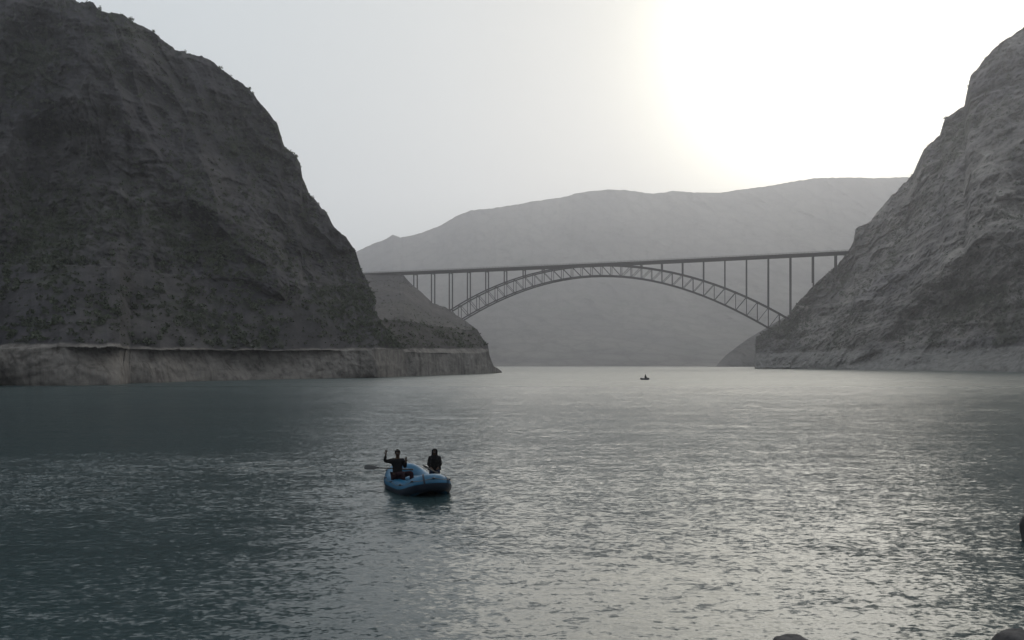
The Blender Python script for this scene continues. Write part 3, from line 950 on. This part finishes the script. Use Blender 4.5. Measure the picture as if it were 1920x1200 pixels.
def person(name, loc, rz, pose, jacket, trousers, hair_kind, label, scale=1.0, parts=True):
    root = empty(name, loc, rz)
    root.scale = (scale,) * 3
    J = []; E = []
    def j(c, r, frm=None):
        J.append((Vector(c), r)); i = len(J) - 1
        if frm is not None: E.append((frm, i))
        return i
    lean = pose.get('lean', 0.0)
    pel = j((0, 0, 0.11), (0.145, 0.11))
    ab = j((0, 0.01 - lean * .3, 0.27), (0.125, 0.095), pel)
    ch = j((0, 0.0 - lean * .8, 0.44), (0.155, 0.105), ab)
    up = j((0, 0.01 - lean, 0.545), (0.115, 0.08), ch)
    nk = j((0, -0.005 - lean * 1.1, 0.625), 0.052, up)
    jaw = j((0, -0.015 - lean * 1.15, 0.70), (0.062, 0.072), nk)
    hd = j((0, -0.010 - lean * 1.2, 0.775), (0.075, 0.090), jaw)
    tp = j((0, -0.002 - lean * 1.2, 0.83), (0.060, 0.072), hd)
    arms = {}
    for s, nm in ((-1, 'r'), (1, 'l')):
        sh = j((s * 0.165, 0.005 - lean, 0.555), 0.062, up)
        el, wr, hdir, pn = pose[nm]
        e_ = j(el, 0.043, sh); m_ = j((Vector(el) + Vector(wr)) / 2, 0.038, e_); w_ = j(wr, 0.027, m_)
        hand_joints(J, E, w_, wr, hdir, pn, 1.0, s)
        arms[nm] = (J[sh][0], Vector(el), Vector(wr))
    legs = {}
    for s in (-1, 1):
        hp = j((s * 0.085, -0.03, 0.085), 0.088, pel)
        kn_c = Vector((s * 0.13 + pose.get('kx', 0), pose.get('ky', -0.43), 0.10 + pose.get('knee', 0)))
        th = j((s * 0.11 + pose.get('kx', 0) / 2, pose.get('ky', -0.43) / 2 - 0.015, 0.095 + pose.get('knee', 0) / 2), 0.078, hp)
        kn = j(kn_c, 0.056, th)
        cf = j(kn_c + Vector((0, -0.03, -0.14)), 0.054, kn)
        an = j(kn_c + Vector((0, -0.05, -0.36)), 0.036, cf)
        j(kn_c + Vector((s * .01, -0.13, -0.40)), 0.036, an)
        j(kn_c + Vector((s * .02, -0.21, -0.41)), 0.026, len(J) - 1)
        legs[s] = (Vector((s * 0.085, -0.03, 0.085)), kn_c, kn_c + Vector((0, -0.05, -0.36)))
    body = skinned('body', J, E, 0)
    link('body', body, M_skin, root, True)
    # jacket
    JJ = []; EE = []
    def k(c, r, frm=None):
        JJ.append((Vector(c), r)); i = len(JJ) - 1
        if frm is not None: EE.append((frm, i))
        return i
    c0 = k((0, 0, 0.06), (0.175, 0.14)); c1 = k((0, 0.01 - lean * .3, 0.27), (0.160, 0.125), c0)
    c2 = k((0, -lean * .8, 0.44), (0.182, 0.130), c1); c3 = k((0, 0.01 - lean, 0.555), (0.135, 0.095), c2)
    k((0, -lean * 1.05, 0.60), (0.075, 0.07), c3)
    for s, nm in ((-1, 'r'), (1, 'l')):
        sh, el, wr = arms[nm]
        a = k(sh, 0.078, c3); b = k(el, 0.058, a); c = k(el.lerp(wr, 0.5), 0.050, b); k(el.lerp(wr, 0.93), 0.040, c)
    jm = skinned('jacket', JJ, EE, 0)
    link('jacket', jm, jacket, root, True)
    TJ = []; TE = []
    TJ.append((Vector((0, 0, 0.10)), (0.165, 0.13)))
    for s in (-1, 1):
        hp, kn, an = legs[s]
        n0 = len(TJ)
        TJ += [(hp, 0.105), (hp.lerp(kn, 0.5) + Vector((0, 0, .0)), 0.092), (kn, 0.073), (kn.lerp(an, 0.5), 0.068), (kn.lerp(an, 0.95), 0.055)]
        TE += [(0, n0), (n0, n0 + 1), (n0 + 1, n0 + 2), (n0 + 2, n0 + 3), (n0 + 3, n0 + 4)]
    link('trousers', skinned('trousers', TJ, TE, 0), trousers, root, True)
    # face details and hair
    hy = -lean * 1.2
    for s in (-1, 1):
        bm = bmesh.new(); bmesh.ops.create_uvsphere(bm, u_segments=10, v_segments=8, radius=0.012)
        for v in bm.verts: v.co += Vector((s * 0.030, hy - 0.088, 0.775))
        link('eye', bm_mesh(bm, 'eye', True), M_grey, root)
        bm = bmesh.new(); bmesh.ops.create_uvsphere(bm, u_segments=10, v_segments=8, radius=0.028)
        for v in bm.verts: v.co = Vector((v.co.x * 0.35 + s * 0.078, v.co.y * 0.7 + hy, v.co.z + 0.765))
        link('ear', bm_mesh(bm, 'ear', True), M_skin, root)
    bm = bmesh.new(); bmesh.ops.create_cone(bm, segments=8, radius1=0.017, radius2=0.006, depth=0.05, cap_ends=True)
    for v in bm.verts: v.co = Vector((v.co.x, hy - 0.095 - (0.012 if v.co.z < 0 else 0), v.co.z + 0.755))
    link('nose', bm_mesh(bm, 'nose', True), M_skin, root)
    bm = bmesh.new(); bmesh.ops.create_uvsphere(bm, u_segments=10, v_segments=6, radius=0.022)
    for v in bm.verts: v.co = Vector((v.co.x, v.co.y * .35 + hy - 0.083, v.co.z * 0.25 + 0.715))
    link('mouth', bm_mesh(bm, 'mouth', True), M_vest, root)
    bm = bmesh.new()
    if hair_kind == 'short':
        bmesh.ops.create_uvsphere(bm, u_segments=20, v_segments=14, radius=0.098)
        dele = [v for v in bm.verts if v.co.z < -0.055 or (v.co.y < -0.045 and v.co.z < 0.035)]
        bmesh.ops.delete(bm, geom=dele, context='VERTS')
        for v in bm.verts:
            n = 1 + 0.05 * math.sin(v.co.x * 90) * math.cos(v.co.y * 70)
            v.co = Vector((v.co.x * 0.88 * n, v.co.y * 1.02 * n + hy, v.co.z * 1.03 * n + 0.805))
        link('hair', bm_mesh(bm, 'hair', True), M_hair, root)
    else:
        # shawl over the head falling to the back and shoulders, open at the face
        segs = 28
        prof = [(0.885, 0.02), (0.877, 0.062), (0.845, 0.094), (0.79, 0.108), (0.72, 0.105), (0.66, 0.112), (0.60, 0.150), (0.54, 0.195), (0.44, 0.215), (0.30, 0.215), (0.12, 0.235)]
        rings = []
        for z_, r_ in prof:
            rr = []
            for q in range(segs):
                an = 2 * math.pi * q / segs
                fold = 1 + 0.035 * math.sin(an * 7 + z_ * 9) * (0.9 - z_)
                rr.append(bm.verts.new((math.cos(an) * r_ * fold, math.sin(an) * r_ * 0.92 * fold + hy, z_)))
            rings.append(rr)
        bm.faces.new(rings[0])
        for i in range(len(rings) - 1):
            for q in range(segs):
                an = 2 * math.pi * (q + .5) / segs
                zc = (prof[i][0] + prof[i + 1][0]) / 2
                front = math.sin(an) < -0.80
                if front and 0.67 < zc < 0.84: continue
                bm.faces.new((rings[i][q], rings[i][(q + 1) % segs], rings[i + 1][(q + 1) % segs], rings[i + 1][q]))
        link('shawl', bm_mesh(bm, 'shawl', True), M_shawl, root)
    tag(root, label, 'person')
    return root

def raft_pt(x, y, z):
    return tuple(rm @ Vector((x, y, z)))
# left: faces the camera, his right arm raised
poseL = {'lean': 0.0, 'knee': 0.10, 'kx': 0.24, 'ky': -0.30,
         'r': ((-0.405, -0.03, 0.545), (-0.375, -0.06, 0.745), (0.10, -0.05, 1.0), (0, -1, 0)),
         'l': ((0.235, -0.02, 0.34), (0.225, -0.16, 0.52), (0.0, -0.15, 1.0), (-0.5, -1, 0.0))}
px, py, pz = raft_pt(-0.66, 0.02, 0.46)
person('person', (px, py, pz), math.radians(20), poseL, M_jack, M_vest, 'short',
       'person in dark jacket raising one arm at the left side of the blue raft', 1.08)
poseR = {'lean': 0.03, 'knee': 0.02,
         'r': ((-0.22, -0.10, 0.33), (-0.12, -0.28, 0.22), (0.3, -1.0, -0.2), (0, -0.2, -1)),
         'l': ((0.22, -0.10, 0.33), (0.12, -0.28, 0.22), (-0.3, -1.0, -0.2), (0, -0.2, -1))}
px, py, pz = raft_pt(0.70, 0.22, 0.54)
person('person', (px, py, pz), math.radians(6), poseR, M_shawl, M_trou, 'shawl',
       'person wrapped in a black shawl sitting upright at the right side of the blue raft', 0.95)

def make_oar(loc, rot, length, label, group='oars of the blue raft'):
    root = empty('oar', loc); root.rotation_euler = rot
    bm = bmesh.new(); tube_bm(bm, [(0, 0, 0), (length * 0.5, 0, 0), (length * 0.80, 0, 0)], [0.024, 0.022, 0.020], 10)
    link('shaft', bm_mesh(bm, 'shaft', True), M_wood, root)
    bm = bmesh.new()
    prof = [(0.0, 0.022, 0.022), (0.08, 0.05, 0.014), (0.22, 0.095, 0.010), (0.38, 0.105, 0.008), (0.47, 0.08, 0.007), (0.50, 0.03, 0.006)]
    rings = []
    for dx, hw, th in prof:
        rings.append([bm.verts.new((length * 0.79 + dx, hw * math.cos(t), th * math.sin(t))) for t in [2 * math.pi * k / 12 for k in range(12)]])
    for a, b in zip(rings[:-1], rings[1:]):
        for k in range(12): bm.faces.new((a[k], a[(k + 1) % 12], b[(k + 1) % 12], b[k]))
    bm.faces.new(rings[0][::-1]); bm.faces.new(rings[-1])
    link('blade', bm_mesh(bm, 'blade', True), M_blade, root)
    bm = bmesh.new(); tube_bm(bm, [(-0.12, 0, 0), (0.01, 0, 0)], 0.028, 10)
    link('grip', bm_mesh(bm, 'grip', True), M_black, root)
    tag(root, label, 'oar', group)
    return root
def aim(p, q):
    d = Vector(q) - Vector(p)
    return Vector((1, 0, 0)).rotation_difference(d.normalized()).to_euler()
a_ = Vector(raft_pt(-0.20, 0.15, 0.72)); b_ = Vector((-5.0, 27.2, 0.72))
make_oar(tuple(a_), aim(a_, b_), ((b_ - a_).length - 0.5) / 0.79, 'dark oar held out level over the water left of the blue raft')
a_ = Vector(raft_pt(0.26, -0.22, 0.82)); b_ = Vector((-1.96, 26.5, 0.34))
make_oar(tuple(a_), aim(a_, b_), ((b_ - a_).length - 0.5) / 0.79, 'dark oar sloping down over the right side tube of the blue raft')

# ---- distant boat
FB = (36.0, 218.0, 0.0)
boat = make_raft('small_boat', FB, math.radians(74), 2.5, 1.3, 0.26, 0.12, M_black, M_navy, M_black,
                 'small dark boat far out on the lake below the bridge', full=False)
boat['category'] = 'boat'
person('person', (FB[0] + 0.15, FB[1], 0.36), math.radians(60), poseR, M_jack, M_trou, 'shawl',
       'tiny dark figure sitting in the distant boat on the lake', 1.25)

# ------------------------------------------------------------------ boulders
M_bould = NT('boulder_stone')
nz = M_bould.noise(5.0, 8, 0.65, M_bould.pos(obj=True)); nz2 = M_bould.noise(30.0, 5, 0.6, M_bould.pos(obj=True))
M_bould.l(M_bould.mix(0.4, M_bould.ramp(nz.outputs['Fac'], [(0.3, (0.028, 0.026, 0.030)), (0.7, (0.085, 0.080, 0.080))]),
                      M_bould.ramp(nz2.outputs['Fac'], [(0.3, (0.4, 0.4, 0.4)), (0.7, (1, 1, 1))]), 'MULTIPLY'), M_bould.p.inputs['Base Color'])
M_bould.p.inputs['Roughness'].default_value = 0.85
M_bould.bump(nz.outputs['Fac'], 0.8, 0.06)
M_bould = M_bould.m
def boulder(loc, size, seed, label, mat=M_bould, group=None):
    bm = bmesh.new(); bmesh.ops.create_icosphere(bm, subdivisions=5, radius=1.0)
    co = np.array([v.co[:] for v in bm.verts])
    n = fbm(co[:, 0] * 1.1, co[:, 1] * 1.1, co[:, 2] * 1.1, 5, seed, 0.5)
    f = 1 + 0.30 * n
    co = co * f[:, None]
    co[:, 2] = np.where(co[:, 2] > 0.72, 0.72 + (co[:, 2] - 0.72) * 0.45, co[:, 2])
    for v, c in zip(bm.verts, co): v.co = (c[0] * size[0], c[1] * size[1], c[2] * size[2])
    o = link('boulder', bm_mesh(bm, 'boulder', True), mat)
    o.location = loc
    tag(o, label, 'boulder', group)
    return o
def at_ground(px, py, Y):
    return ((px - CX) / F * Y, Y, H + (HY - py) / F * Y)
x, y, z = at_ground(1492, 1196, 8.6); boulder((x, y, z - 0.42), (0.27, 0.30, 0.50), 3, 'dark boulder whose top just shows at the bottom edge right of centre')
x, y, z = at_ground(1920, 1180, 8.2); boulder((x, y, z - 0.42), (0.30, 0.36, 0.50), 8, 'largest dark boulder in the bottom right corner')
x, y, z = at_ground(1966, 945, 19.0); boulder((x, y, z - 0.62), (0.56, 0.45, 0.74), 14, 'dark boulder standing out of the water at the right edge')
